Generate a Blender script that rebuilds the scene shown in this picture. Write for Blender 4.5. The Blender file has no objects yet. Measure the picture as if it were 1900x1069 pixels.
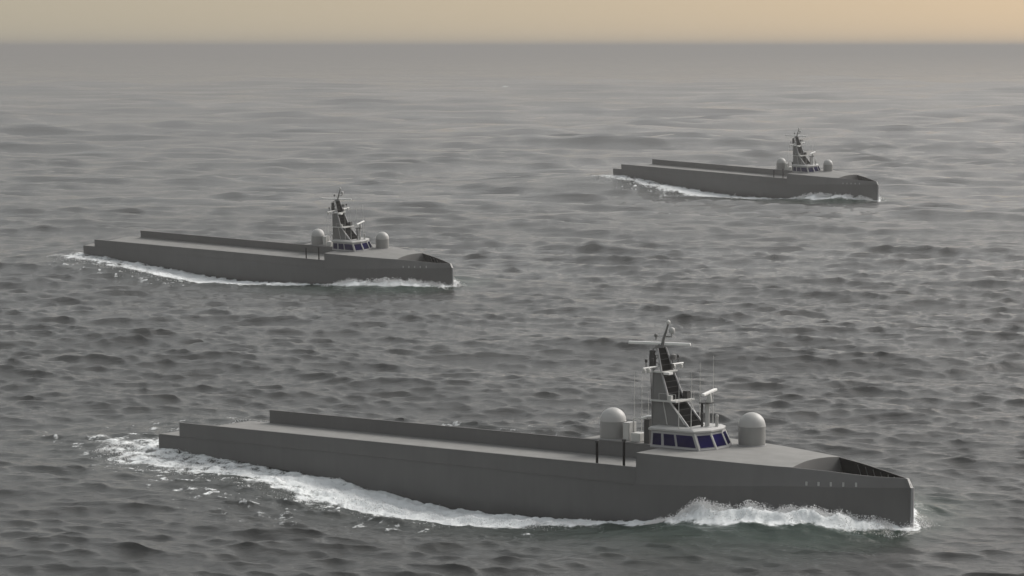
import bpy, math, random
import numpy as np
from mathutils import Vector, Matrix

# ------------------------------------------------------------------ camera
FPX, YH, CAMH = 4600.0, 87.0, 30.15            # focal length and horizon row in pixels of the 1900 px photograph
PITCH = math.atan((534.5 - YH) / FPX)
sc = bpy.context.scene
cam_d = bpy.data.cameras.new('camera')
cam_d.sensor_width = 36.0
cam_d.lens = FPX / 1900.0 * 36.0
cam_d.clip_start = 1.0
cam_d.clip_end = 60000.0
cam = bpy.data.objects.new('camera', cam_d)
sc.collection.objects.link(cam)
cam.location = (0, 0, CAMH)
cam.rotation_euler = (math.pi / 2 - PITCH, 0, 0)
sc.camera = cam

# ------------------------------------------------------------------ sky and sun
SUN_AZ, SUN_EL = math.radians(52), math.radians(38)     # azimuth to the right of the view, elevation
w = bpy.data.worlds.new('World')
sc.world = w
w.use_nodes = True
nt = w.node_tree
for n in list(nt.nodes):
    nt.nodes.remove(n)
out = nt.nodes.new('ShaderNodeOutputWorld')
bg = nt.nodes.new('ShaderNodeBackground')
sky = nt.nodes.new('ShaderNodeTexSky')
sky.sky_type = 'NISHITA'
sky.sun_disc = False
sky.sun_elevation = SUN_EL
sky.sun_rotation = SUN_AZ
sky.air_density = 1.5
sky.dust_density = 5.0
sky.ozone_density = 1.0
# the sea haze hides the lowest few degrees: below 5 degrees the sky keeps the tone it has there
tc = nt.nodes.new('ShaderNodeTexCoord')
sx = nt.nodes.new('ShaderNodeSeparateXYZ')
mxz = nt.nodes.new('ShaderNodeMath')
mxz.operation = 'MAXIMUM'
mxz.inputs[1].default_value = 0.09
cx = nt.nodes.new('ShaderNodeCombineXYZ')
nt.links.new(tc.outputs['Generated'], sx.inputs[0])
nt.links.new(sx.outputs['Z'], mxz.inputs[0])
nt.links.new(sx.outputs['X'], cx.inputs['X'])
nt.links.new(sx.outputs['Y'], cx.inputs['Y'])
nt.links.new(mxz.outputs[0], cx.inputs['Z'])
nt.links.new(cx.outputs[0], sky.inputs['Vector'])
hs = nt.nodes.new('ShaderNodeHueSaturation')
sat = nt.nodes.new('ShaderNodeMapRange')               # warm low glow under a grey, veiled dome
sat.interpolation_type = 'SMOOTHSTEP'
sat.inputs['From Min'].default_value = 0.02
sat.inputs['From Max'].default_value = 0.06
sat.inputs['To Min'].default_value = 1.4
sat.inputs['To Max'].default_value = 0.30
nt.links.new(sx.outputs['Z'], sat.inputs['Value'])
nt.links.new(sat.outputs[0], hs.inputs['Saturation'])
hs.inputs['Hue'].default_value = 0.475
nt.links.new(sky.outputs[0], hs.inputs['Color'])
veil = nt.nodes.new('ShaderNodeMix')                  # thin even overcast over the whole dome
veil.data_type = 'RGBA'
veil.blend_type = 'ADD'
veil.inputs['Factor'].default_value = 1.0
veil.inputs['B'].default_value = (1.65, 1.58, 1.55, 1)
nt.links.new(hs.outputs[0], veil.inputs['A'])
nt.links.new(veil.outputs['Result'], bg.inputs[0])
bg.inputs[1].default_value = 0.069
nt.links.new(bg.outputs[0], out.inputs[0])

sun_d = bpy.data.lights.new('sun', 'SUN')
sun_d.energy = 1.8
sun_d.angle = math.radians(30)
sun_d.color = (1.0, 0.96, 0.90)
sun = bpy.data.objects.new('sun', sun_d)
sc.collection.objects.link(sun)
sd = Vector((math.sin(SUN_AZ) * math.cos(SUN_EL), math.cos(SUN_AZ) * math.cos(SUN_EL), math.sin(SUN_EL)))
sun.rotation_euler = sd.to_track_quat('Z', 'Y').to_euler()
sun.location = (200, 200, 200)

sc.view_settings.view_transform = 'Standard'
sc.view_settings.look = 'None'
sc.view_settings.gamma = 1.0
sc.view_settings.exposure = 0.55
sc.render.engine = 'CYCLES'
sc.cycles.use_denoising = True
sc.cycles.max_bounces = 6
sc.cycles.volume_bounces = 0

random.seed(7)
rng = np.random.default_rng(11)
COL = sc.collection

# ------------------------------------------------------------------ materials
def mat(name):
    m = bpy.data.materials.new(name)
    m.use_nodes = True
    return m, m.node_tree, m.node_tree.nodes['Principled BSDF']

def paint(name, col, rough=0.55, var=0.12, scale=0.7, streak=0.0, metal=0.0, spec=0.4):
    m, t, b = mat(name)
    L = t.links
    co = t.nodes.new('ShaderNodeTexCoord')
    n1 = t.nodes.new('ShaderNodeTexNoise')
    n1.inputs['Scale'].default_value = scale
    n1.inputs['Detail'].default_value = 8
    L.new(co.outputs['Object'], n1.inputs['Vector'])
    mp = t.nodes.new('ShaderNodeMapping')
    mp.inputs['Scale'].default_value = (2.2, 2.2, 0.12)
    L.new(co.outputs['Object'], mp.inputs['Vector'])
    n2 = t.nodes.new('ShaderNodeTexNoise')
    n2.inputs['Scale'].default_value = 1.0
    n2.inputs['Detail'].default_value = 6
    L.new(mp.outputs[0], n2.inputs['Vector'])
    mx = t.nodes.new('ShaderNodeMath')
    mx.operation = 'MULTIPLY_ADD'
    L.new(n2.outputs['Fac'], mx.inputs[0])
    mx.inputs[1].default_value = streak
    L.new(n1.outputs['Fac'], mx.inputs[2])
    rp = t.nodes.new('ShaderNodeMapRange')
    rp.inputs['From Min'].default_value = 0.3
    rp.inputs['From Max'].default_value = 0.7 + streak
    rp.inputs['To Min'].default_value = 1 - var
    rp.inputs['To Max'].default_value = 1 + var
    L.new(mx.outputs[0], rp.inputs['Value'])
    vm = t.nodes.new('ShaderNodeVectorMath')
    vm.operation = 'SCALE'
    vm.inputs[0].default_value = col
    L.new(rp.outputs[0], vm.inputs['Scale'])
    L.new(vm.outputs[0], b.inputs['Base Color'])
    b.inputs['Roughness'].default_value = rough
    b.inputs['Metallic'].default_value = metal
    b.inputs['Specular IOR Level'].default_value = spec
    return m

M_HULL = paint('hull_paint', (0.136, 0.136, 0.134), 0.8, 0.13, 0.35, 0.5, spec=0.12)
M_STRAKE = paint('bow_strake_skylit', (0.148, 0.148, 0.146), 0.8, 0.08, 0.5, 0.4, spec=0.15)  # hull grey lightened to paint in skylight on the inward-leaning strake
M_SIDE = paint('house_side_skylit_blend', (0.150, 0.150, 0.148), 0.8, 0.12, 0.35, 0.5, spec=0.12)  # hull grey lightened to run into the strake's painted skylight
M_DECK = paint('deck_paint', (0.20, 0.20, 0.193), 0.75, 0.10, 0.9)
M_DOME = paint('radome_gelcoat', (0.40, 0.40, 0.39), 0.5, 0.06, 0.8, 0.3)
M_SKIRT = paint('radome_skirt_darker', (0.26, 0.26, 0.252), 0.6, 0.07, 0.8, 0.3)  # lower cylinder in a darker grey than the dome cap
M_HOUSE = paint('wheelhouse_paint', (0.34, 0.34, 0.345), 0.5, 0.08, 1.2, 0.3)
M_MAST = paint('mast_paint', (0.15, 0.15, 0.147), 0.55, 0.10, 1.5, 0.3)
M_LIGHT = paint('light_grey_fittings', (0.50, 0.50, 0.48), 0.5, 0.08, 2.0)
M_WHITE = paint('white_fittings', (0.78, 0.78, 0.76), 0.4, 0.05, 2.0)
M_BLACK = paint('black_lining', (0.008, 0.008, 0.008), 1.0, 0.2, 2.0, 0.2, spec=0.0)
M_DARK = paint('dark_steel', (0.03, 0.03, 0.03), 0.6, 0.2, 2.0)
M_GLASS = paint('blue_tinted_glass', (0.003, 0.0015, 0.045), 0.5, 0.4, 0.6, spec=0.0)

def wet_band(m, z0, z1):
    """darker, wetter paint below the splash line"""
    t = m.node_tree
    b = t.nodes['Principled BSDF']
    src = b.inputs['Base Color'].links[0].from_socket
    co = t.nodes.new('ShaderNodeTexCoord')
    sp = t.nodes.new('ShaderNodeSeparateXYZ')
    t.links.new(co.outputs['Object'], sp.inputs[0])
    nz = t.nodes.new('ShaderNodeTexNoise')
    nz.inputs['Scale'].default_value = 0.5
    nz.inputs['Detail'].default_value = 6
    t.links.new(co.outputs['Object'], nz.inputs['Vector'])
    ad = t.nodes.new('ShaderNodeMath')
    ad.operation = 'ADD'
    t.links.new(sp.outputs['Z'], ad.inputs[0])
    t.links.new(nz.outputs['Fac'], ad.inputs[1])
    mr = t.nodes.new('ShaderNodeMapRange')
    mr.interpolation_type = 'SMOOTHSTEP'
    mr.inputs['From Min'].default_value = z0
    mr.inputs['From Max'].default_value = z1
    mr.inputs['To Min'].default_value = 0.45
    mr.inputs['To Max'].default_value = 1.0
    t.links.new(ad.outputs[0], mr.inputs['Value'])
    vm = t.nodes.new('ShaderNodeVectorMath')
    vm.operation = 'SCALE'
    t.links.new(src, vm.inputs[0])
    t.links.new(mr.outputs[0], vm.inputs['Scale'])
    t.links.new(vm.outputs[0], b.inputs['Base Color'])
wet_band(M_HULL, -3.0, -1.3)

# ------------------------------------------------------------------ mesh helpers
class MB:
    def __init__(self):
        self.v, self.f = [], []
    def add(self, vs, fs):
        o = len(self.v)
        self.v += [tuple(p) for p in vs]
        self.f += [tuple(i + o for i in f) for f in fs]
        return self
    def box(self, c, s, rz=0.0):
        hx, hy, hz = s[0] / 2, s[1] / 2, s[2] / 2
        ca, sa = math.cos(rz), math.sin(rz)
        vs = [(c[0] + ca * x - sa * y, c[1] + sa * x + ca * y, c[2] + z)
              for z in (-hz, hz) for x, y in ((-hx, -hy), (hx, -hy), (hx, hy), (-hx, hy))]
        return self.add(vs, [(3, 2, 1, 0), (4, 5, 6, 7), (0, 1, 5, 4), (1, 2, 6, 5), (2, 3, 7, 6), (3, 0, 4, 7)])
    def tube(self, pts, rad, n=8):
        if not isinstance(rad, (list, tuple)):
            rad = [rad] * len(pts)
        P = [Vector(p) for p in pts]
        vs, fs = [], []
        for i, p in enumerate(P):
            d = (P[min(i + 1, len(P) - 1)] - P[max(i - 1, 0)]).normalized()
            a = d.orthogonal().normalized()
            b = d.cross(a)
            for k in range(n):
                t = 2 * math.pi * k / n
                vs.append(p + (a * math.cos(t) + b * math.sin(t)) * rad[i])
        for i in range(len(P) - 1):
            for k in range(n):
                k2 = (k + 1) % n
                fs.append((i * n + k, i * n + k2, (i + 1) * n + k2, (i + 1) * n + k))
        fs.append(tuple(range(n - 1, -1, -1)))
        fs.append(tuple((len(P) - 1) * n + k for k in range(n)))
        return self.add(vs, fs)
    def lathe(self, c, prof, n=28):
        vs, fs = [], []
        for r, z in prof:
            for k in range(n):
                t = 2 * math.pi * k / n
                vs.append((c[0] + r * math.cos(t), c[1] + r * math.sin(t), c[2] + z))
        for i in range(len(prof) - 1):
            for k in range(n):
                k2 = (k + 1) % n
                fs.append((i * n + k, i * n + k2, (i + 1) * n + k2, (i + 1) * n + k))
        fs.append(tuple(range(n - 1, -1, -1)))
        fs.append(tuple((len(prof) - 1) * n + k for k in range(n)))
        return self.add(vs, fs)
    def prism(self, poly, off):
        """solid between polygon (3D points) and the polygon moved by off"""
        n = len(poly)
        o = Vector(off)
        vs = [Vector(p) for p in poly] + [Vector(p) + o for p in poly]
        fs = [tuple(range(n - 1, -1, -1)), tuple(range(n, 2 * n))]
        fs += [(i, (i + 1) % n, (i + 1) % n + n, i + n) for i in range(n)]
        return self.add(vs, fs)
    def loft(self, rings, cap=True):
        n = len(rings[0])
        vs = [p for r in rings for p in r]
        fs = []
        for i in range(len(rings) - 1):
            for k in range(n):
                k2 = (k + 1) % n
                fs.append((i * n + k, i * n + k2, (i + 1) * n + k2, (i + 1) * n + k))
        if cap:
            fs.append(tuple(range(n - 1, -1, -1)))
            fs.append(tuple((len(rings) - 1) * n + k for k in range(n)))
        return self.add(vs, fs)
    def build(self, name, m, parent=None, smooth=None, bevel=0.0):
        me = bpy.data.meshes.new(name)
        me.from_pydata([tuple(p) for p in self.v], [], self.f)
        import bmesh
        bm = bmesh.new()
        bm.from_mesh(me)
        bmesh.ops.recalc_face_normals(bm, faces=bm.faces)
        if bevel:
            bmesh.ops.bevel(bm, geom=list(bm.edges), offset=bevel, segments=2, affect='EDGES', profile=0.6)
        bm.to_mesh(me)
        bm.free()
        if smooth is not None:
            me.shade_smooth()
            me.set_sharp_from_angle(angle=math.radians(smooth))
        me.materials.append(m)
        o = bpy.data.objects.new(name, me)
        COL.objects.link(o)
        o.parent = parent
        return o

def tag(o, label=None, cat=None, group=None, kind=None):
    for k, v in (('label', label), ('category', cat), ('group', group), ('kind', kind)):
        if v:
            o[k] = v
    return o

def copy_tree(o, parent=None):
    c = o.copy()
    COL.objects.link(c)
    c.parent = parent
    for ch in list(o.children):
        copy_tree(ch, c)
    return c

# ------------------------------------------------------------------ ship lines (metres, x forward, y to port, z up from the cargo deck)
BH = 5.05
def lerp(x, pts):
    return float(np.interp(x, [p[0] for p in pts], [p[1] for p in pts]))
def half(x):                                     # half breadth at the knuckle / deck edge
    x = min(max(x, 10.0), 30.0)
    return max(BH * (1 - ((x - 10) / 20) ** 3), 0.16)
def zknuck(x):
    return lerp(x, [(-30, 0), (12.8, 0), (18, 0.3), (23, 0.62), (30, 0.69)])
def ztop(x):
    return lerp(x, [(12.8, 2.05), (18, 1.93), (23.0, 1.74), (25.4, 1.58), (26.6, 1.46), (27.9, 1.34), (30, 1.24)])
def wtop(x):
    k = lerp(x, [(12.8, 1.0), (18, 0.93), (22.6, 0.87), (25.4, 0.81), (28, 0.80), (30, 0.6)])
    return max(half(x) * k, 0.12)
XB0, XH = -27.84, 12.8

def build_ship():
    root = bpy.data.objects.new('patrol_ship', None)
    COL.objects.link(root)
    # hull
    xs = [-30, -29.9, -27, -22, -16, -10, -4, 2, 8, 11, 13, 15, 17, 19, 21, 22.5, 24, 25, 26, 27, 28, 28.8, 29.4, 29.8, 30]
    rings = []
    for x in xs:
        h = half(x)
        full = lerp(x, [(-30, 0.95), (5, 0.95), (18, 0.80), (30, 0.6)])
        half_low = max(h * full, 0.12)
        zk = zknuck(x)
        s = [(half_low * 0.55, -5.4), (half_low * 0.9, -4.7), (h * (0.5 + 0.5 * full), -3.0), (max(h - 0.02, .13), zk - 0.6), (h, zk)]
        rings.append([(x, -y, z) for y, z in s] + [(x, y, z) for y, z in reversed(s)])
    hull = MB().loft(rings).build('hull', M_HULL, root, smooth=22)
    # rub rails and plate joints on the side
    for sg in (-1, 1):
        mb = MB()
        mb.tube([(x, sg * (BH + 0.01), -0.02) for x in np.linspace(-29.6, 12.6, 12)], 0.035, 6)
        mb.build('rubbing_strake', M_HULL, hull)
    # cargo deck
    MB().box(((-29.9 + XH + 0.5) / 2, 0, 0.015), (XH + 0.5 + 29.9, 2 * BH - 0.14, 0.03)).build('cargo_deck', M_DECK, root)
    # bulwarks
    for sg in (-1, 1):
        b = MB()
        y0, y1 = sg * BH, sg * (BH - 0.12)
        poly = [(XB0, y0, 0.0), (XH, y0, 0.0), (XH, y0, 1.06), (XB0, y0, 0.99)]
        b.prism(poly, (0, y1 - y0, 0))
        bw = b.build('bulwark', M_HULL, root)
        cap = MB()
        cap.prism([(XB0, y0 + sg * 0.015, 0.99), (XH, y0 + sg * 0.015, 1.06), (XH, y0 + sg * 0.015, 1.10), (XB0, y0 + sg * 0.015, 1.03)], (0, (y1 - y0) - sg * 0.05, 0))
        cap.build('cap_rail', M_HULL, bw)
    # fore house: sides from knuckle to top edge, cambered top, aft wall, sloping front wall
    hx = [12.8, 14, 15.5, 17, 18.5, 20, 21.3, 22.2, 22.95]
    ny = 9
    mb = MB()
    top = []
    for x in hx:
        row = []
        for j in range(ny):
            t = -1 + 2 * j / (ny - 1)
            xx = x + (0.3 * abs(t) ** 1.5 if x > 22.9 else 0)
            wd = wtop(xx)
            cam_ = lerp(x, [(12.8, 0.02), (18, 0.10), (23.4, 0.15)])
            row.append((xx, t * wd, ztop(x) + cam_ * (1 - t * t)))
        top.append(row)
    vs = [p for r in top for p in r]
    fs = [(i * ny + j, i * ny + j + 1, (i + 1) * ny + j + 1, (i + 1) * ny + j) for i in range(len(hx) - 1) for j in range(ny - 1)]
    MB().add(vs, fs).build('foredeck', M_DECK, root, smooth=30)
    side = MB()
    for sg in (-1, 1):
        lo = [(x, sg * half(x), zknuck(x) + 0.001) for x in hx[:-1] + [hx[-1] + 0.3]]
        hi = [top[i][0 if sg < 0 else ny - 1] for i in range(len(hx))]
        n = len(hx)
        side.add(lo + hi, [(i, i + 1, n + i + 1, n + i) for i in range(n - 1)])
    side.add([(12.8, -BH, 0), (12.8, BH, 0), (12.8, BH, 2.05), (12.8, 0, 2.07), (12.8, -BH, 2.05)], [(0, 1, 2, 3, 4)])
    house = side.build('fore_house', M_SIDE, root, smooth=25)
    # sloping front of the hood, curving down to the bow well
    mb = MB()
    rows = [top[-1]]
    for dx, dz in ((0.015, 0.08), (0.04, 0.36), (0.08, 0.75), (0.1, 1.0)):
        r = []
        for j, p in enumerate(top[-1]):
            x = p[0] + dx
            t = -1 + 2 * j / (ny - 1)
            r.append((x, t * (wtop(x) - 0.02), p[2] - dz))
        rows.append(r)
    vs = [p for r in rows for p in r]
    fs = [(i * ny + j, i * ny + j + 1, (i + 1) * ny + j + 1, (i + 1) * ny + j) for i in range(len(rows) - 1) for j in range(ny - 1)]
    MB().add(vs, fs).build('hood_front', M_HULL, root, smooth=35)
    # bow bulwarks leaning inwards, dark lining with stiffeners
    bx = [23.25, 24, 24.7, 25.4, 26.0, 26.6, 27.3, 28, 28.7, 29.3, 29.75, 29.98]
    for sg in (-1, 1):
        b = MB()
        ring = []
        for x in bx:
            o_lo = (x, sg * half(x), zknuck(x) + 0.001)
            xt = x - 0.25 * max(0, (x - 28) / 2) ** 2
            o_hi = (xt, sg * wtop(x), ztop(x))
            i_hi = (xt, sg * max(wtop(x) - 0.10, 0.01), ztop(x))
            i_lo = (x, sg * max(half(x) - 0.14, 0.01), zknuck(x) + 0.001)
            ring.append([o_lo, o_hi, i_hi, i_lo])
        b.loft(ring)
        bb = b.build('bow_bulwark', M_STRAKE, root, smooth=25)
        # lining
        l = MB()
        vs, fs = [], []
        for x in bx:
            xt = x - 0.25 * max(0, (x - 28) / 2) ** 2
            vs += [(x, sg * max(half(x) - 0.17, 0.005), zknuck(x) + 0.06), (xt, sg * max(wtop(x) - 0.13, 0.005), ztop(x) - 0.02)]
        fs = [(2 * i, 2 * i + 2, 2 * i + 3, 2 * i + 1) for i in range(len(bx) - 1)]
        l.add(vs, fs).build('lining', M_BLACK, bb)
        for x in (25.0, 25.7, 26.4, 27.1, 27.8, 28.4, 28.9):
            a = Vector((x, sg * (half(x) - 0.24), zknuck(x) + 0.05))
            c = Vector((x, sg * (wtop(x) - 0.17), ztop(x) - 0.16))
            MB().tube([a, c], 0.03, 5).build('stiffener', M_DECK, bb)
    # bow well deck and stem cap
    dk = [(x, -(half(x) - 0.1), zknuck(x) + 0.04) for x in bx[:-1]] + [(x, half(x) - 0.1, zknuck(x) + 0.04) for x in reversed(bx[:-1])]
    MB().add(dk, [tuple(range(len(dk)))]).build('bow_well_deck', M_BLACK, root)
    cp = MB()
    cp.loft([[(30.0, -half(30), 0.69), (30.0, half(30), 0.69), (29.9, half(30), 0.69), (29.9, -half(30), 0.69)],
             [(29.73, -wtop(30), 1.25), (29.73, wtop(30), 1.25), (29.6, wtop(30), 1.25), (29.6, -wtop(30), 1.25)]])
    cp.build('stem_cap', M_DOME, root)
    MB().tube([(30.0, 0, z) for z in (0.69, -1.5, -4.5)], [0.14, 0.14, 0.12], 12).build('stem_bar', M_HOUSE, root, smooth=60)
    # freeing ports along the inward leaning strake
    for sg in (-1, 1):
        for x in (24.3, 25.0, 25.7, 26.4, 27.1):
            y = half(x) * (1 - 0.18 * (1 - wtop(x) / half(x)))
            a = math.atan2(half(x + .2) - half(x - .2), 0.4)
            MB().box((x, sg * (y + 0.035), zknuck(x) + 0.18), (0.13, 0.04, 0.26), sg * a).build('freeing_port', M_DOME, root)
    # side gallery on the port side, level with the bulwark top
    g = MB().box((7.2, BH + 0.98, 1.02), (11.0, 1.92, 0.16)).build('side_gallery', M_DECK, root)
    for x in (2.5, 5.5, 8.5, 11.8):
        MB().prism([(x, BH + 0.02, 0.93), (x, BH + 1.8, 0.93), (x, BH + 0.02, -0.4)], (0.08, 0, 0)).build('bracket', M_HULL, g)

    # radomes
    def radome(c, r, h):
        prof = [(r * 0.96, 0), (r * 0.98, 0.02), (r, 0.12), (r, h - r * 0.98)]
        for k in range(1, 9):
            t = k / 8 * math.pi / 2
            prof.append((max(r * math.cos(t), 0.01), h - r * 0.98 + r * 0.98 * math.sin(t)))
        d = MB().lathe(c, prof[3:]).build('radome', M_DOME, root, smooth=40)
        MB().lathe(c, prof[:4]).build('radome_skirt', M_SKIRT, d, smooth=40)
        MB().lathe((c[0], c[1], c[2] + h - r * 1.0 - 0.03), [(r + 0.012, 0), (r + 0.02, 0.015), (r + 0.02, 0.05), (r + 0.012, 0.065)]).build('seam_band', M_DOME, d, smooth=40)
        MB().lathe((c[0], c[1], c[2] - 0.12), [(r * 0.9, 0), (r * 1.04, 0.06), (r * 1.04, 0.13), (r * 0.9, 0.15)]).build('base_ring', M_HOUSE, d)
    radome((3.55, 6.0, 1.16), 0.92, 2.15)
    radome((16.75, 2.85, 2.05), 0.90, 2.15)
    # lockers and deck gear beside the aft radome
    lk = MB().box((4.95, 6.0, 1.74), (0.55, 0.9, 1.28)).build('deck_locker', M_DOME, root, bevel=0.03)
    MB().box((4.95, 5.53, 1.74), (0.45, 0.03, 1.1)).build('locker_door', M_LIGHT, lk)
    MB().box((5.85, 5.8, 1.42), (0.75, 0.9, 0.62)).build('liferaft_box', M_LIGHT, root, bevel=0.06)
    vt = MB().box((6.95, 5.5, 1.95), (0.42, 0.8, 1.70)).build('vent_trunk', M_DARK, root)
    MB().tube([(6.3, 5.5, 2.78), (6.8, 5.5, 2.95), (7.3, 5.5, 3.0)], 0.09, 8).build('vent_hood', M_WHITE, vt)
    MB().tube([(5.2, 6.1, 2.38), (5.2, 6.1, 2.62), (5.9, 6.0, 2.72), (6.3, 5.7, 2.76)], 0.05, 6).build('davit_arm', M_LIGHT, root)
    # dark upright posts at the near rail just aft of the house
    for x, zt in ((9.46, 2.5), (11.58, 2.75)):
        for sg in (-1,):
            p = MB().tube([(x, sg * 4.62, 0.03), (x, sg * 4.62, zt)], 0.085, 8).build('fender_post', M_BLACK, root)
            MB().lathe((x, sg * 4.62, zt - 0.14), [(0.08, 0), (0.14, 0.03), (0.14, 0.17), (0.08, 0.2)], 10).build('post_cap', M_DARK, p)

    # wheelhouse
    bot = [(11.9, -2.0), (15.72, -2.0), (16.25, -0.72), (16.25, 0.72), (15.72, 2.0), (11.9, 2.0)]
    topp = [(11.95, -1.93), (15.22, -1.86), (15.7, -0.68), (15.7, 0.68), (15.22, 1.86), (11.95, 1.93)]
    z0, z1 = 2.02, 3.12
    wh = MB().loft([[(x, y, z0) for x, y in bot], [(x, y, z1) for x, y in topp]]).build('wheelhouse', M_HOUSE, root)
    roof_o = [(11.75, -2.02), (15.25, -1.98), (15.84, -0.74), (15.84, 0.74), (15.25, 1.98), (11.75, 2.02)]
    roof_i = [(11.85, -1.86), (15.0, -1.80), (15.5, -0.66), (15.5, 0.66), (15.0, 1.80), (11.85, 1.86)]
    MB().loft([[(x, y, z1 + 0.002) for x, y in topp], [(x, y, z1 + 0.05) for x, y in roof_o], [(x, y, z1 + 0.16) for x, y in roof_o], [(x, y, z1 + 0.27) for x, y in roof_i]]).build('wheelhouse_roof', M_DOME, wh)
    def on_face(i, s, t):                                  # point on wall facet i: s along, t up
        a0, b0 = Vector((*bot[i], z0)), Vector((*bot[(i + 1) % 6], z0))
        a1, b1 = Vector((*topp[i], z1)), Vector((*topp[(i + 1) % 6], z1))
        return (a0.lerp(b0, s)).lerp(a1.lerp(b1, s), t)
    def window(i, s0, s1, t0=0.16, t1=0.88):
        q = [on_face(i, s0, t0), on_face(i, s1, t0), on_face(i, s1, t1), on_face(i, s0, t1)]
        nrm = (q[1] - q[0]).cross(q[3] - q[0]).normalized()
        cen = sum(q, Vector()) / 4
        if nrm.dot(cen - Vector((14, 0, 2.5))) < 0:
            nrm = -nrm
        win = MB().prism([p + nrm * 0.006 for p in q], nrm * 0.014).build('window', M_GLASS, wh)
        # frame round the pane
        fr = MB()
        for k in range(4):
            a, b = q[k] + nrm * 0.012, q[(k + 1) % 4] + nrm * 0.012
            fr.tube([a, b], 0.022, 4)
        fr.build('window_frame', M_HOUSE, wh)
    for i, segs in ((0, ((0.04, 0.235), (0.28, 0.53), (0.565, 0.95))), (1, ((0.08, 0.93),)), (2, ((0.07, 0.93),)), (3, ((0.07, 0.92),)),
                    (4, ((0.05, 0.435), (0.47, 0.72), (0.765, 0.96)))):
        for s0, s1 in segs:
            window(i, s0, s1)
    # bright corner pillars
    for i in (1, 2, 3, 4):
        MB().tube([on_face(i, 0, 0.02), on_face(i, 0, 0.98)], 0.055, 6).build('corner_pillar', M_LIGHT, wh)
    skirt = MB()
    ring = [on_face(k, 0, 0.07) for k in range(6)]
    for k in range(5):
        skirt.tube([ring[k], ring[k + 1]], 0.05, 5)
    skirt.build('sill_band', M_HOUSE, wh)

    # mast
    mast = bpy.data.objects.new('mast', None)
    mast_m = MB()
    prof = [(11.4, 3.25), (14.25, 3.30), (12.75, 5.0), (12.0, 6.85), (11.52, 8.4), (11.15, 8.4), (11.3, 6.85), (11.36, 5.0)]
    def ww(z):
        return lerp(z, [(3.2, 0.95), (5.0, 0.9), (6.85, 0.72), (8.4, 0.5)])
    # side panels
    core = MB()
    rows = []
    for zf, xa, xf in ((3.26, 11.4, 14.2), (5.0, 11.36, 12.66), (6.82, 11.3, 11.93)):
        wv = ww(zf)
        rows.append([(xa, -wv, zf), (xf - 0.05, -wv, zf), (xf - 0.05, wv, zf), (xa, wv, zf)])
    mast = core.loft(rows).build('mast', M_MAST, root)
    # dark recessed ladder trunk on the raked front
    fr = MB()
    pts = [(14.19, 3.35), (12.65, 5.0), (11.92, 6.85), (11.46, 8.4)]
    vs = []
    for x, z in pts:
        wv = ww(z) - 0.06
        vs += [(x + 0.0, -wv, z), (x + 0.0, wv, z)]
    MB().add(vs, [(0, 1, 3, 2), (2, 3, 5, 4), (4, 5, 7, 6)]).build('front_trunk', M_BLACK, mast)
    for sg in (-1, 1):
        MB().tube([(x + 0.02, sg * ww(z), z) for x, z in pts], [0.075, 0.07, 0.065, 0.055], 6).build('raked_leg', M_HOUSE, mast)
        MB().tube([(11.36, sg * 0.96, 3.3), (11.33, sg * 0.91, 5.0), (11.28, sg * 0.73, 6.85), (11.14, sg * 0.51, 8.4)], 0.05, 6).build('aft_leg', M_MAST, mast)
        MB().tube([(12.55, sg * 0.96, 3.45), (12.2, sg * 0.93, 5.0)], 0.035, 6).build('brace', M_LIGHT, mast)
    for k, z in enumerate(np.arange(3.7, 8.2, 0.36)):
        x = float(np.interp(z, [p[1] for p in pts], [p[0] for p in pts])) + 0.05
        MB().tube([(x, -ww(z) + 0.1, z), (x, ww(z) - 0.1, z)], 0.018, 4).build('rung', M_DARK, mast)
    for sg in (-1, 1):                                    # open lattice of the upper mast
        for za, zb in ((6.9, 7.45), (7.45, 7.95), (7.95, 8.4)):
            fx = lambda z: float(np.interp(z, [6.85, 8.4], [11.95, 11.48]))
            ax = lambda z: float(np.interp(z, [6.85, 8.4], [11.28, 11.14]))
            MB().tube([(ax(za), sg * ww(za), za), (fx(zb), sg * ww(zb), zb)], 0.028, 5).build('lattice_brace', M_MAST, mast)
            MB().tube([(ax(zb), sg * ww(zb), zb), (fx(zb), sg * ww(zb), zb)], 0.028, 5).build('lattice_brace', M_MAST, mast)
        MB().tube([(11.2, sg * 0.8, 5.05), (11.15, sg * 0.8, 6.8)], 0.03, 5).build('cable_run', M_DARK, mast)
    MB().box((12.9, 0.85, 5.3), (0.35, 0.4, 0.5)).build('equipment_box', M_DARK, mast)
    MB().box((12.75, -0.95, 5.22), (0.3, 0.25, 0.34)).build('equipment_box', M_LIGHT, mast)
    MB().box((11.75, 0.62, 7.1), (0.4, 0.3, 0.4)).build('equipment_box', M_DARK, mast)
    for sg in (-1, 1):                                    # guard rail round the platform
        gr = MB()
        for x in (12.0, 12.65, 13.3):
            gr.tube([(x, sg * 1.12, 5.04), (x, sg * 1.12, 5.5)], 0.014, 4)
        gr.tube([(12.0, sg * 1.12, 5.5), (13.3, sg * 1.12, 5.5)], 0.014, 4)
        gr.build('guard_rail', M_LIGHT, mast)
    pl = MB().box((12.35, 0, 5.0), (2.0, 2.3, 0.10)).build('platform', M_LIGHT, mast)
    for sg in (-1, 1):
        MB().tube([(12.9, sg * 1.12, 4.98), (13.9, sg * 0.98, 3.55)], 0.03, 6).build('platform_strut', M_LIGHT, mast)
    MB().box((11.7, 0, 6.86), (0.95, 1.75, 0.08)).build('upper_platform', M_LIGHT, mast)
    MB().box((12.35, -0.55, 6.80), (0.45, 0.5, 0.16)).build('lamp_bracket', M_WHITE, mast)
    # cross arm with lamps and horns
    ya = MB().tube([(11.6, -2.45, 7.22), (11.6, 2.45, 7.22)], 0.055, 8).build('cross_arm', M_WHITE, mast)
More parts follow.
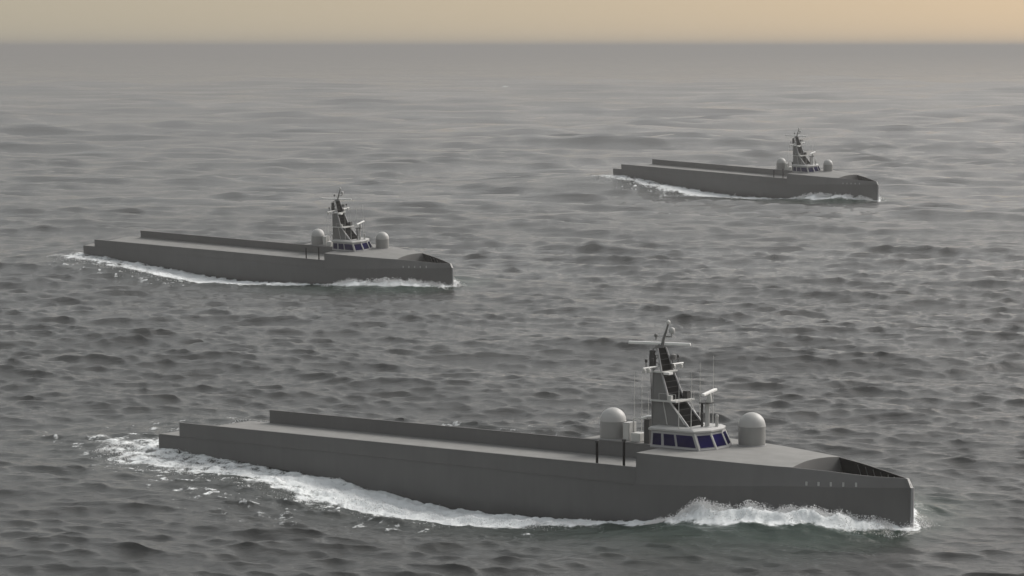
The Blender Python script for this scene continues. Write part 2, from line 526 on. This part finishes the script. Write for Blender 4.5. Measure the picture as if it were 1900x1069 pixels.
    for y in (-2.3, -1.75, 1.3, 2.2):
        MB().lathe((11.6, y, 6.88), [(0.05, 0), (0.13, 0.04), (0.13, 0.24), (0.06, 0.3)], 10).build('signal_lamp', M_LIGHT, ya)
    for y in (-2.0, -1.2, 1.2, 1.9):
        MB().lathe((11.55, y, 7.27), [(0.03, 0), (0.03, 0.3), (0.09, 0.34), (0.09, 0.5), (0.03, 0.55)], 8).build('aerial_base', M_DARK, ya)
    MB().box((11.25, -0.75, 7.6), (0.35, 0.3, 0.75)).build('equipment_box', M_DARK, mast)
    MB().box((11.2, -0.72, 8.1), (0.28, 0.26, 0.34)).build('equipment_box', M_DARK, mast)
    MB().lathe((11.9, 0.75, 7.55), [(0.05, 0), (0.2, 0.05), (0.2, 0.35), (0.05, 0.42)], 12).build('floodlight', M_MAST, mast)
    # scanner bar across the mast head
    tu = MB().lathe((11.3, 0, 8.4), [(0.28, 0), (0.28, 0.12), (0.12, 0.16), (0.12, 0.24)], 12).build('scanner_turret', M_MAST, mast)
    ang = math.atan2(1.18, 3.51)
    sb = MB().box((0, 0, 0), (4.25, 0.22, 0.2)).build('radar_bar', M_WHITE, mast, bevel=0.06)
    sb.location = (11.3, 0, 8.68)
    sb.rotation_euler = (0, math.radians(0.5), ang)
    tm = MB().tube([(11.5, 0.0, 8.45), (11.62, 0, 9.0), (11.98, 0, 10.0)], [0.13, 0.10, 0.06], 8).build('topmast', M_MAST, mast)
    MB().lathe((12.2, 0.1, 9.15), [(0.06, 0), (0.06, 0.2), (0.18, 0.26), (0.21, 0.42), (0.17, 0.58), (0.02, 0.66)], 14).build('camera_ball', M_DOME, mast, smooth=50)
    MB().tube([(11.7, 0.02, 9.15), (12.2, 0.1, 9.17)], 0.04, 6).build('camera_arm', M_MAST, mast)
    MB().lathe((11.98, 0, 9.98), [(0.04, 0), (0.14, 0.05), (0.14, 0.2), (0.03, 0.3)], 10).build('mast_head_light', M_LIGHT, mast)
    MB().lathe((11.25, -0.35, 8.95), [(0.04, 0), (0.04, .15), (0.12, .18), (0.12, .36), (0.03, .42)], 10).build('anchor_light', M_MAST, mast)
    # forward radar on its pedestal
    nr = MB().lathe((15.05, 0.0, 3.32), [(0.26, 0), (0.24, 0.08), (0.16, 0.12), (0.15, 1.55), (0.17, 1.6)], 14).build('radar_pedestal', M_DOME, root, smooth=40)
    MB().tube([(14.72, -0.12, 3.3), (14.72, -0.12, 4.92)], 0.085, 8).build('cable_pipe', M_DARK, nr)
    MB().box((15.0, -0.02, 4.97), (0.75, 0.7, 0.07)).build('pedestal_plate', M_DARK, nr)
    MB().lathe((15.2, 0, 5.01), [(0.18, 0), (0.2, 0.1), (0.14, 0.4), (0.1, 0.6)], 12).build('scanner_motor', M_LIGHT, nr, smooth=40)
    rb = MB().box((0, 0, 0), (0.24, 2.1, 0.17)).build('radar_bar', M_WHITE, nr, bevel=0.05)
    rb.location = (15.2, 0, 5.68)
    rb.rotation_euler = (math.radians(5), 0, math.radians(8))
    MB().lathe((15.45, 0.55, 3.3), [(0.12, 0), (0.1, 0.1), (0.1, 0.72), (0.13, 0.76), (0.1, 0.86)], 10).build('searchlight', M_DOME, root, smooth=40)
    # whip aerials
    for x, y, zb, zt in ((5.25, 6.1, 1.1, 5.9), (5.88, 6.1, 1.7, 5.95), (14.04, -1.9, 3.35, 6.75), (14.9, -1.75, 3.35, 7.1), (13.4, 1.7, 3.35, 7.4), (14.4, 1.75, 3.35, 7.9), (6.3, 6.3, 1.1, 4.6)):
        MB().tube([(x, y, zb), (x + 0.01, y, (zb + zt) / 2), (x + 0.02, y, zt)], [0.03, 0.02, 0.012], 5).build('whip_aerial', M_LIGHT, root)
    return root

# pose of each ship: position, (yaw, pitch, roll) in degrees, scale; wave profile scale; swell under the stern
SHIPS = [
    dict(pos=(0.694, 169.88, 1.686), ypr=(-36.37, -0.97, -1.34), s=1.0, amp=1.0, trough=1.0, wake=1.0, swell=0.0,
         label='nearest and largest grey patrol ship, crossing the foreground with white radomes and blue windows'),
    dict(pos=(-31.58, 324.67, 2.76), ypr=(-32.2, 1.66, 3.74), s=0.9506, amp=0.6, trough=0.25, wake=0.15, swell=1.9,
         label='middle-sized grey patrol ship at the left, behind the nearest one'),
    dict(pos=(48.47, 508.4, 3.65), ypr=(-41.74, 2.15, 3.9), s=1.052, amp=0.5, trough=0.1, wake=0.1, swell=3.0,
         label='smallest and farthest grey patrol ship, at the upper right towards the horizon'),
]

# ------------------------------------------------------------------ sea: one sheet out to the horizon
def value_noise(x, y, seed):
    """smooth 2D value noise on arrays, 0..1"""
    xi, yi = np.floor(x).astype(np.int64), np.floor(y).astype(np.int64)
    fx, fy = x - xi, y - yi
    fx, fy = fx * fx * (3 - 2 * fx), fy * fy * (3 - 2 * fy)
    def h(a, b):
        n = (a * 374761393 + b * 668265263 + seed * 1274126177) & 0xffffffff
        n = ((n ^ (n >> 13)) * 1274126177) & 0xffffffff
        return ((n ^ (n >> 16)) & 0xffff) / 65535.0
    return (h(xi, yi) * (1 - fx) + h(xi + 1, yi) * fx) * (1 - fy) + (h(xi, yi + 1) * (1 - fx) + h(xi + 1, yi + 1) * fx) * fy

def fbm(x, y, seed, octv=4):
    s, a, t = 0, 1.0, 0
    for o in range(octv):
        s = s + a * value_noise(x * 2 ** o, y * 2 ** o, seed + o * 17)
        t += a
        a *= 0.55
    return s / t

def half_np(a):
    x = np.clip(a, 10.0, 30.0)
    return BH * (1 - ((x - 10) / 20) ** 3)

PROF = [(-75, 0), (-45, 0.15), (-38, 0.3), (-30, 0.25), (-20, 0.1), (-14, -0.1), (-9, -0.7), (-6, -1.15), (-2, -1.4), (3, -1.35), (9, -1.05), (13, -0.65),
        (16, -0.2), (19, 0.45), (23, 0.7), (27, 0.5), (30, 0.25), (32, 0.0)]
OUTER = [(-46, 0.0), (-42, 1.6), (-36, 3.0), (-30, 5.8), (-24, 6.6), (-18, 7.2), (-12, 8.6), (-6, 9.0), (0, 9.0), (5, 7.2), (9, 5.2), (13, 3.2), (16, 3.4), (20, 4.6), (24, 4.6), (28, 3.6), (30.2, 1.4), (31.0, 0.0)]

def ship_sea(X, Y):
    """height, foam and aeration with painted dimming that the three ships add to the sea"""
    near = np.zeros_like(X)
    hgt = np.zeros_like(X); foam = np.zeros_like(X); aer = np.zeros_like(X)
    hole = np.zeros_like(X)
    for k, S in enumerate(SHIPS):
        px, py, pz = S['pos']
        yaw = math.radians(S['ypr'][0])
        c, s = math.cos(yaw), math.sin(yaw)
        m = (np.abs(X - px) < 110) & (np.abs(Y - py) < 110)
        if not m.any():
            continue
        x, y = X[m] - px, Y[m] - py
        a = (c * x + s * y) / S['s']
        b = (-s * x + c * y) / S['s']
        hbv = half_np(a)
        hbv = np.where(a < -30, BH * np.clip(1 - (-30 - a) / 26, 0, 1), hbv)
        ab = np.abs(b)
        d = np.maximum(ab - hbv, 0)
        d = np.where(a > 30, np.hypot(a - 30, b), d)
        P = np.interp(a, [p[0] for p in PROF], [p[1] for p in PROF], left=0, right=0)
        n1 = fbm(a * 0.35 + 50, b * 0.5 + k * 31, 5 + k)
        n2 = fbm(a * 1.3, b * 1.3 + k * 11, 25 + k)
        h = np.where(P < 0, S['trough'], S['amp']) * P * np.exp(-(d / np.where(P < 0, 11.0, 5.0)) ** 2)
        ridge = np.exp(-((d - 1.2 - 0.06 * (30 - a)) / 1.0) ** 2) * np.interp(a, [15, 19, 28, 30.6], [0, 0.75, 0.55, 0])
        h = h + ridge * (0.38 + 1.25 * n1 * (0.5 + n2)) * min(1, S['amp'] + .2)
        # diverging crest running out from the bow shoulder along the outer foam edge
        do = np.interp(a, [p[0] for p in OUTER], [p[1] for p in OUTER], left=0, right=0) * (0.72 + 0.55 * n1)
        crest = np.exp(-((d - do) / 1.5) ** 2) * np.interp(a, [-25, -12, -2, 4, 10], [0, 0.3, 0.4, 0.12, 0])
        h = h + crest * (0.4 + n1) * S['trough']
        h = h + 0.55 * np.exp(-((d - 3.2) / 3.6) ** 2) * np.interp(a, [-8, 2, 12, 26, 30], [0, 0.5, 1, 0.9, 0]) * np.clip(S['trough'] * 1.5, 0, 1)
        h = h + S['swell'] * np.exp(-((a + 30) / 20) ** 2) * np.exp(-(np.maximum(ab - 6, 0) / 16) ** 2)
        # foam sheet beside the hull
        inner = np.interp(a, [-46, -30, -20, -14, -8, 6, 13, 18, 31], [0, 0, .3, .3, .0, .0, .1, 0, 0])
        f = np.clip((do - d) / (0.35 * do + 0.3), 0, 1) * np.clip((d - inner + 0.6) / 0.6, 0, 1)
        f = f * np.interp(a, [-47, -38, -30, -20, -8, 4, 10, 14, 18, 30, 31], [0, 0.45, 0.66, 0.72, 0.98, 1.0, 0.98, 0.95, 1.05, 1.0, 0])
        f = f * np.where(a < -30.5, np.clip((ab - 1.0 - 0.1 * (-30 - a)) / 2.0, 0.12, 1), 1)
        f = f * np.where(a < -31, np.maximum(S['wake'], np.clip((a + 36) / 5, 0, 1)), 1)
        f = f * np.where((a < -27) & (b > 2), 0.12, 1)
        # torn holes towards the outer edge
        f = f * (0.62 + 0.75 * n2)
        lace = np.clip((do * 2.3 + 2.0 - d) / (do + 1.5), 0, 1) * np.interp(a, [-60, -40, -15, 10, 18, 28], [0, 0.6, 0.85, 0.5, 0.25, 0])
        f = np.maximum(f, lace * np.clip((n2 - 0.40) * 2.8, 0, 1) * 0.82 * np.where(a < -28, max(S['wake'], 0.3), 1))
        h = h + np.clip(f, 0, 1) * (n2 - 0.5) * 0.5
        av = np.exp(-(d / 9.0) ** 2) * np.interp(a, [-50, -20, 6, 16, 28, 33], [0, 0.25, 0.6, 1, 1, 0])
        hgt[m] += h
        near[m] = np.maximum(near[m], np.exp(-(d / 13.0) ** 2) * np.clip((a + 52) / 20, 0, 1) * np.clip((46 - a) / 12, 0, 1))
        foam[m] = np.maximum(foam[m], f)
        aer[m] = np.maximum(aer[m], av)
        ins = (ab < hbv - 0.5) & (a > -29.5) & (a < 29.3)
        hole[m] = np.maximum(hole[m], ins.astype(float))
    return hgt, foam, aer, hole, 1 - 0.55 * near

def wave_set():
    r = np.random.default_rng(3)
    W = []
    N = 110
    for i in range(N):
        lam = 0.9 * (34 / 0.9) ** (i / (N - 1)) * r.uniform(0.95, 1.05)
        th = math.radians(-90 - 14) + r.normal(0, 0.34)
        slope = 0.265 * math.sqrt(2 / N) * float(np.interp(lam, [0.8, 1.5, 3, 5, 8, 16, 34], [1.2, 1.5, 1.25, 0.75, 0.6, 0.5, 0.32]))
        W.append((2 * math.pi / lam, th, slope * lam / (2 * math.pi), r.uniform(0, 6.28)))
    for i in range(34):                                   # long low swell, felt in the distance
        lam = 30 * (130 / 30) ** (i / 33) * r.uniform(0.95, 1.05)
        W.append((2 * math.pi / lam, math.radians(-90 - 8) + r.normal(0, 0.5), 0.014 * lam / (2 * math.pi), r.uniform(0, 6.28)))
    return W
WAVES = wave_set()

def sea_waves(X, Y, dy, dx, calm):
    Z = np.zeros_like(X); DX = np.zeros_like(X); DY = np.zeros_like(X)
    gust = 0.55 + 0.9 * fbm(X / 38.0 + 9, Y / 60.0, 77, 3)
    for k, th, amp, ph in WAVES:
        lam = 2 * math.pi / k
        cx, cy = math.cos(th), math.sin(th)
        g = np.clip((lam / np.maximum(1.7 * dy * abs(cy) + 1.7 * dx * abs(cx), 0.05) - 0.8) / 0.8, 0, 1)
        p = k * (cx * X + cy * Y) + ph
        A = amp * g * (gust if lam < 14 else 1.0)
        A = A * (calm if lam > 5 else 0.35 + 0.65 * calm)
        if lam > 34.5:
            A = A * np.clip((Y - 330) / 450, 0.12, 1)
        # the far sheet is coarser: the shortest waves it carries stand in for the steepness of those it cannot
        A = A * (1 + 1.4 * np.exp(-(np.log(lam / (3.2 * dy)) / 0.45) ** 2) * np.clip((Y - 170) / 500, 0, 1) ** 0.7)
        Z += A * np.cos(p)
        sn = A * np.sin(p) * 1.15
        DX -= cx * sn
        DY -= cy * sn
    return Z, DX, DY

def build_sea():
    vrows = np.concatenate([np.geomspace(6000, 1160, 26)[:-1], np.arange(1160, 14, -1.28), np.geomspace(14, F_END, 14)])
    D = FPX * CAMH / vrows
    inner = np.arange(-1290, 1291, 2.5)
    ext = np.geomspace(1300, 9000, 26)
    cols = np.concatenate([-ext[::-1], inner, ext]) / FPX
    Yg = np.repeat(D[:, None], len(cols), 1)
    Xg = Yg * cols[None, :]
    dyr = np.abs(np.gradient(D))
    dyg = np.repeat(dyr[:, None], len(cols), 1)
    dxg = Yg * np.repeat(np.abs(np.gradient(cols))[None, :], len(D), 0)
    X, Y = Xg.ravel(), Yg.ravel()
    h, foam, aer, hole, calm = ship_sea(X, Y)
    Z, DX, DY = sea_waves(X, Y, dyg.ravel(), dxg.ravel(), calm)
    Z = Z + h
    Z = np.where(hole > 0, np.minimum(Z, 0) - 1.2, Z)
    # a lone whitecap far out
    wc = np.exp(-((X + 4.5) / 4.5) ** 2 - ((Y - 1850) / 14.0) ** 2)
    foam = np.maximum(foam, wc * 1.3)
    X2 = X + DX * (hole < 1)
    Y2 = Y + DY * (hole < 1)
    nr, nc = len(D), len(cols)
    co = np.stack([X2, Y2, Z], -1).astype(np.float32)
    idx = np.arange(nr * nc).reshape(nr, nc)
    q = np.stack([idx[:-1, :-1], idx[:-1, 1:], idx[1:, 1:], idx[1:, :-1]], -1).reshape(-1, 4)
    me = bpy.data.meshes.new('sea')
    me.vertices.add(len(co))
    me.vertices.foreach_set('co', co.ravel())
    me.loops.add(q.size)
    me.loops.foreach_set('vertex_index', q.ravel().astype(np.int32))
    me.polygons.add(len(q))
    me.polygons.foreach_set('loop_start', np.arange(0, q.size, 4, dtype=np.int32))
    me.update(calc_edges=True)
    me.shade_smooth()
    for nm, arr in (('foam', foam), ('aeration_dim', aer)):
        at = me.attributes.new(nm, 'FLOAT', 'POINT')
        at.data.foreach_set('value', arr.astype(np.float32))
    o = bpy.data.objects.new('sea', me)
    COL.objects.link(o)
    tag(o, 'grey choppy open sea reaching to the horizon', 'sea', kind='structure')
    return o
F_END = FPX * CAMH / 18000.0

def sea_material():
    m, t, b = mat('sea_water')
    L = t.links
    N = t.nodes.new
    co = N('ShaderNodeTexCoord')
    def noise(scale, detail, rough=0.55, vec=(1, 1, 1), rot=0.0):
        mp = N('ShaderNodeMapping')
        mp.inputs['Scale'].default_value = vec
        mp.inputs['Rotation'].default_value = (0, 0, rot)
        L.new(co.outputs['Object'], mp.inputs['Vector'])
        n = N('ShaderNodeTexNoise')
        n.inputs['Scale'].default_value = scale
        n.inputs['Detail'].default_value = detail
        n.inputs['Roughness'].default_value = rough
        L.new(mp.outputs[0], n.inputs['Vector'])
        return n.outputs['Fac']
    def math_(op, a, bb=None, clamp=False):
        n = N('ShaderNodeMath')
        n.operation = op
        n.use_clamp = clamp
        for i, v in enumerate((a, bb)):
            if v is None:
                continue
            if isinstance(v, (int, float)):
                n.inputs[i].default_value = v
            else:
                L.new(v, n.inputs[i])
        return n.outputs[0]
    # fine relief
    r1 = noise(0.18, 9, 0.70, (0.55, 1.0, 1.0), 0.2)       # ~6 m chop down to ripples
    r2 = noise(1.1, 6, 0.68, (0.5, 1.0, 1.0), -0.25)
    hsum = math_('ADD', math_('MULTIPLY', r1, 0.7), math_('MULTIPLY', r2, 0.8))
    bp = N('ShaderNodeBump')
    bp.inputs['Strength'].default_value = 0.24
    bp.inputs['Distance'].default_value = 1.0
    L.new(hsum, bp.inputs['Height'])
    # foam
    fa = N('ShaderNodeAttribute'); fa.attribute_name = 'foam'
    aa = N('ShaderNodeAttribute'); aa.attribute_name = 'aeration_dim'
    fn = noise(1.1, 9, 0.66)
    fn2 = noise(4.5, 5, 0.6)
    nn = math_('ADD', math_('MULTIPLY', fn, 0.7), math_('MULTIPLY', fn2, 0.3))
    fm = math_('ADD', fa.outputs['Fac'], math_('MULTIPLY', math_('SUBTRACT', nn, 0.5), 1.9))
    mr = N('ShaderNodeMapRange')
    mr.interpolation_type = 'SMOOTHSTEP'
    mr.inputs['From Min'].default_value = 0.42
    mr.inputs['From Max'].default_value = 0.78
    L.new(fm, mr.inputs['Value'])
    gate = N('ShaderNodeMapRange')
    gate.inputs['From Min'].default_value = 0.02
    gate.inputs['From Max'].default_value = 0.2
    L.new(fa.outputs['Fac'], gate.inputs['Value'])
    mask = math_('MULTIPLY', mr.outputs[0], gate.outputs[0], True)
    # water colour
    wc = N('ShaderNodeMix'); wc.data_type = 'RGBA'
    wc.inputs['A'].default_value = (0.044, 0.045, 0.043, 1)
    wc.inputs['B'].default_value = (0.014, 0.037, 0.026, 1)  # aerated green, also darkened where wave faces reflect less sky
    L.new(aa.outputs['Fac'], wc.inputs['Factor'])
    gust = noise(1.0, 7, 0.62, (0.006, 0.016, 1.0), 0.06)      # cat's paws: wind-roughened patches
    gr = N('ShaderNodeMapRange')
    gr.inputs['From Min'].default_value = 0.38
    gr.inputs['From Max'].default_value = 0.62
    gr.inputs['To Min'].default_value = 0.03
    gr.inputs['To Max'].default_value = 0.16
    L.new(gust, gr.inputs['Value'])
    L.new(gr.outputs[0], b.inputs['Roughness'])
    b.inputs['IOR'].default_value = 1.333
    L.new(wc.outputs['Result'], b.inputs['Base Color'])
    L.new(bp.outputs[0], b.inputs['Normal'])
    fb = N('ShaderNodeBsdfPrincipled')
    fc = N('ShaderNodeMix'); fc.data_type = 'RGBA'
    fc.inputs['A'].default_value = (0.62, 0.67, 0.67, 1)
    fc.inputs['B'].default_value = (0.90, 0.91, 0.92, 1)
    L.new(fn, fc.inputs['Factor'])
    L.new(fc.outputs['Result'], fb.inputs['Base Color'])
    fb.inputs['Roughness'].default_value = 0.9
    fb.inputs['Specular IOR Level'].default_value = 0.1
    bp2 = N('ShaderNodeBump')
    bp2.inputs['Strength'].default_value = 0.5
    bp2.inputs['Distance'].default_value = 0.25
    L.new(nn, bp2.inputs['Height'])
    L.new(bp2.outputs[0], fb.inputs['Normal'])
    mx = N('ShaderNodeMixShader')
    L.new(mask, mx.inputs[0])
    L.new(b.outputs[0], mx.inputs[1])
    L.new(fb.outputs[0], mx.inputs[2])
    L.new(mx.outputs[0], t.nodes['Material Output'].inputs['Surface'])
    return m

sea = build_sea()
sea.data.materials.append(sea_material())

# ------------------------------------------------------------------ ships
master = build_ship()
for i, S in enumerate(SHIPS):
    o = master if i == 0 else copy_tree(master)
    o.location = S['pos']
    y, p, r = (math.radians(v) for v in S['ypr'])
    o.rotation_euler = (r, p, y)
    o.scale = (S['s'],) * 3
    tag(o, S['label'], 'ship', 'grey patrol ships under way in line')

# ------------------------------------------------------------------ spray thrown up along each ship
M_SPRAY, _t, _b = mat('sea_spray')
_b.inputs['Base Color'].default_value = (0.84, 0.86, 0.88, 1)
_b.inputs['Roughness'].default_value = 0.9
_b.inputs['Specular IOR Level'].default_value = 0.1
_n = _t.nodes.new('ShaderNodeTexNoise'); _n.inputs['Scale'].default_value = 1.3
_r = _t.nodes.new('ShaderNodeMapRange'); _r.inputs['To Min'].default_value = 0.72; _r.inputs['To Max'].default_value = 0.9
_t.links.new(_n.outputs['Fac'], _r.inputs['Value'])
_c = _t.nodes.new('ShaderNodeCombineColor')
for _i in range(3):
    _t.links.new(_r.outputs[0], _c.inputs[_i])
_t.links.new(_c.outputs[0], _b.inputs['Base Color'])

OCT_V = np.array([(1, 0, 0), (-1, 0, 0), (0, 1, 0), (0, -1, 0), (0, 0, 1), (0, 0, -1)], float)
OCT_F = np.array([(0, 2, 4), (2, 1, 4), (1, 3, 4), (3, 0, 4), (2, 0, 5), (1, 2, 5), (3, 1, 5), (0, 3, 5)])

def build_spray(k, S, n, size, label):
    r = np.random.default_rng(100 + k)
    a = np.concatenate([r.uniform(14.5, 30.4, int(n * 0.62)), r.uniform(-34, 12, n - int(n * 0.62))])
    sg = np.where(r.random(n) < 0.7, -1.0, 1.0)
    bow = a > 14
    do = np.interp(a, [p[0] for p in OUTER], [p[1] for p in OUTER])
    d = np.where(bow, np.clip(np.abs(r.normal(1.1 + 0.05 * (30 - a), 0.75, n)), 0, 3.2), np.clip(np.abs(r.normal(0.45 * do, 0.22 * do, n)), 0, do))
    b = sg * (half_np(a) + d + 0.05)
    tall = 0.4 * np.where(bow, np.interp(a, [14.5, 18, 21, 23, 25, 26.5, 28, 30, 31], [0.05, .35, .6, .62, .18, .4, .55, .3, .1]), 0.10)
    clump = fbm(a * 0.9, b * 0.9, 60 + k, 4)
    keep = r.random(n) < np.clip((clump - 0.32) * 3.2, 0, 1)
    zz = np.abs(r.exponential(1.0, n)) * tall * np.clip(0.3 + 1.6 * clump, 0, 1.6) * 0.55
    yaw = math.radians(S['ypr'][0])
    c, s = math.cos(yaw), math.sin(yaw)
    X = S['pos'][0] + S['s'] * (c * a - s * b)
    Y = S['pos'][1] + S['s'] * (s * a + c * b)
    dd = np.hypot(X, Y)
    h, f, _, _, calm = ship_sea(X, Y)
    Z0, DX, DY = sea_waves(X, Y, dd * dd / FPX / CAMH * 1.28, dd * 2.5 / FPX, calm)
    Z = Z0 + h + np.minimum(zz, 0.42) - 0.03
    X, Y, Z = X[keep], Y[keep], Z[keep]
    m = len(X)
    rad = size * np.minimum(r.lognormal(0, 0.4, m), 2.0)
    # random rotation by random orthogonal axes, flattened a little
    q = r.normal(size=(m, 4)); q /= np.linalg.norm(q, axis=1)[:, None]
    w_, x_, y_, z_ = q.T
    R = np.stack([1 - 2 * (y_**2 + z_**2), 2 * (x_*y_ - z_*w_), 2 * (x_*z_ + y_*w_), 2 * (x_*y_ + z_*w_), 1 - 2 * (x_**2 + z_**2), 2 * (y_*z_ - x_*w_),
                  2 * (x_*z_ - y_*w_), 2 * (y_*z_ + x_*w_), 1 - 2 * (x_**2 + y_**2)], -1).reshape(m, 3, 3)
    V = np.einsum('mij,kj->mki', R, OCT_V * r.uniform(0.7, 1.3, (6, 1))) * rad[:, None, None] + np.stack([X, Y, Z], -1)[:, None, :]
    Fi = (OCT_F[None] + (np.arange(m) * 6)[:, None, None]).reshape(-1, 3)
    me = bpy.data.meshes.new('sea_spray')
    me.vertices.add(m * 6)
    me.vertices.foreach_set('co', V.astype(np.float32).ravel())
    me.loops.add(Fi.size)
    me.loops.foreach_set('vertex_index', Fi.ravel().astype(np.int32))
    me.polygons.add(len(Fi))
    me.polygons.foreach_set('loop_start', np.arange(0, Fi.size, 3, dtype=np.int32))
    me.update(calc_edges=True)
    me.shade_smooth()
    me.materials.append(M_SPRAY)
    o = bpy.data.objects.new('sea_spray', me)
    COL.objects.link(o)
    tag(o, label, 'spray', kind='stuff')

build_spray(0, SHIPS[0], 100000, 0.021, 'white spray and foam thrown up beside the nearest ship')
build_spray(1, SHIPS[1], 30000, 0.036, 'white spray and foam thrown up beside the ship at the left')
build_spray(2, SHIPS[2], 18000, 0.05, 'white spray and foam thrown up beside the farthest ship')

# ------------------------------------------------------------------ sea haze
hz = MB().box((0, 9000, (37.4 - 8) / 2), (2 * 36500, 18800, 37.4 + 8))
hm = bpy.data.materials.new('haze_air')
hm.use_nodes = True
ht = hm.node_tree
for n in list(ht.nodes):
    ht.nodes.remove(n)
ho = ht.nodes.new('ShaderNodeOutputMaterial')
pv = ht.nodes.new('ShaderNodeVolumePrincipled')
pv.inputs['Color'].default_value = (0.44, 0.435, 0.43, 1)
pv.inputs['Density'].default_value = 0.00035
pv.inputs['Anisotropy'].default_value = 0.2
ht.links.new(pv.outputs[0], ho.inputs['Volume'])
haze = hz.build('haze', hm)
tag(haze, 'pale grey sea haze over the water', 'haze', kind='stuff')
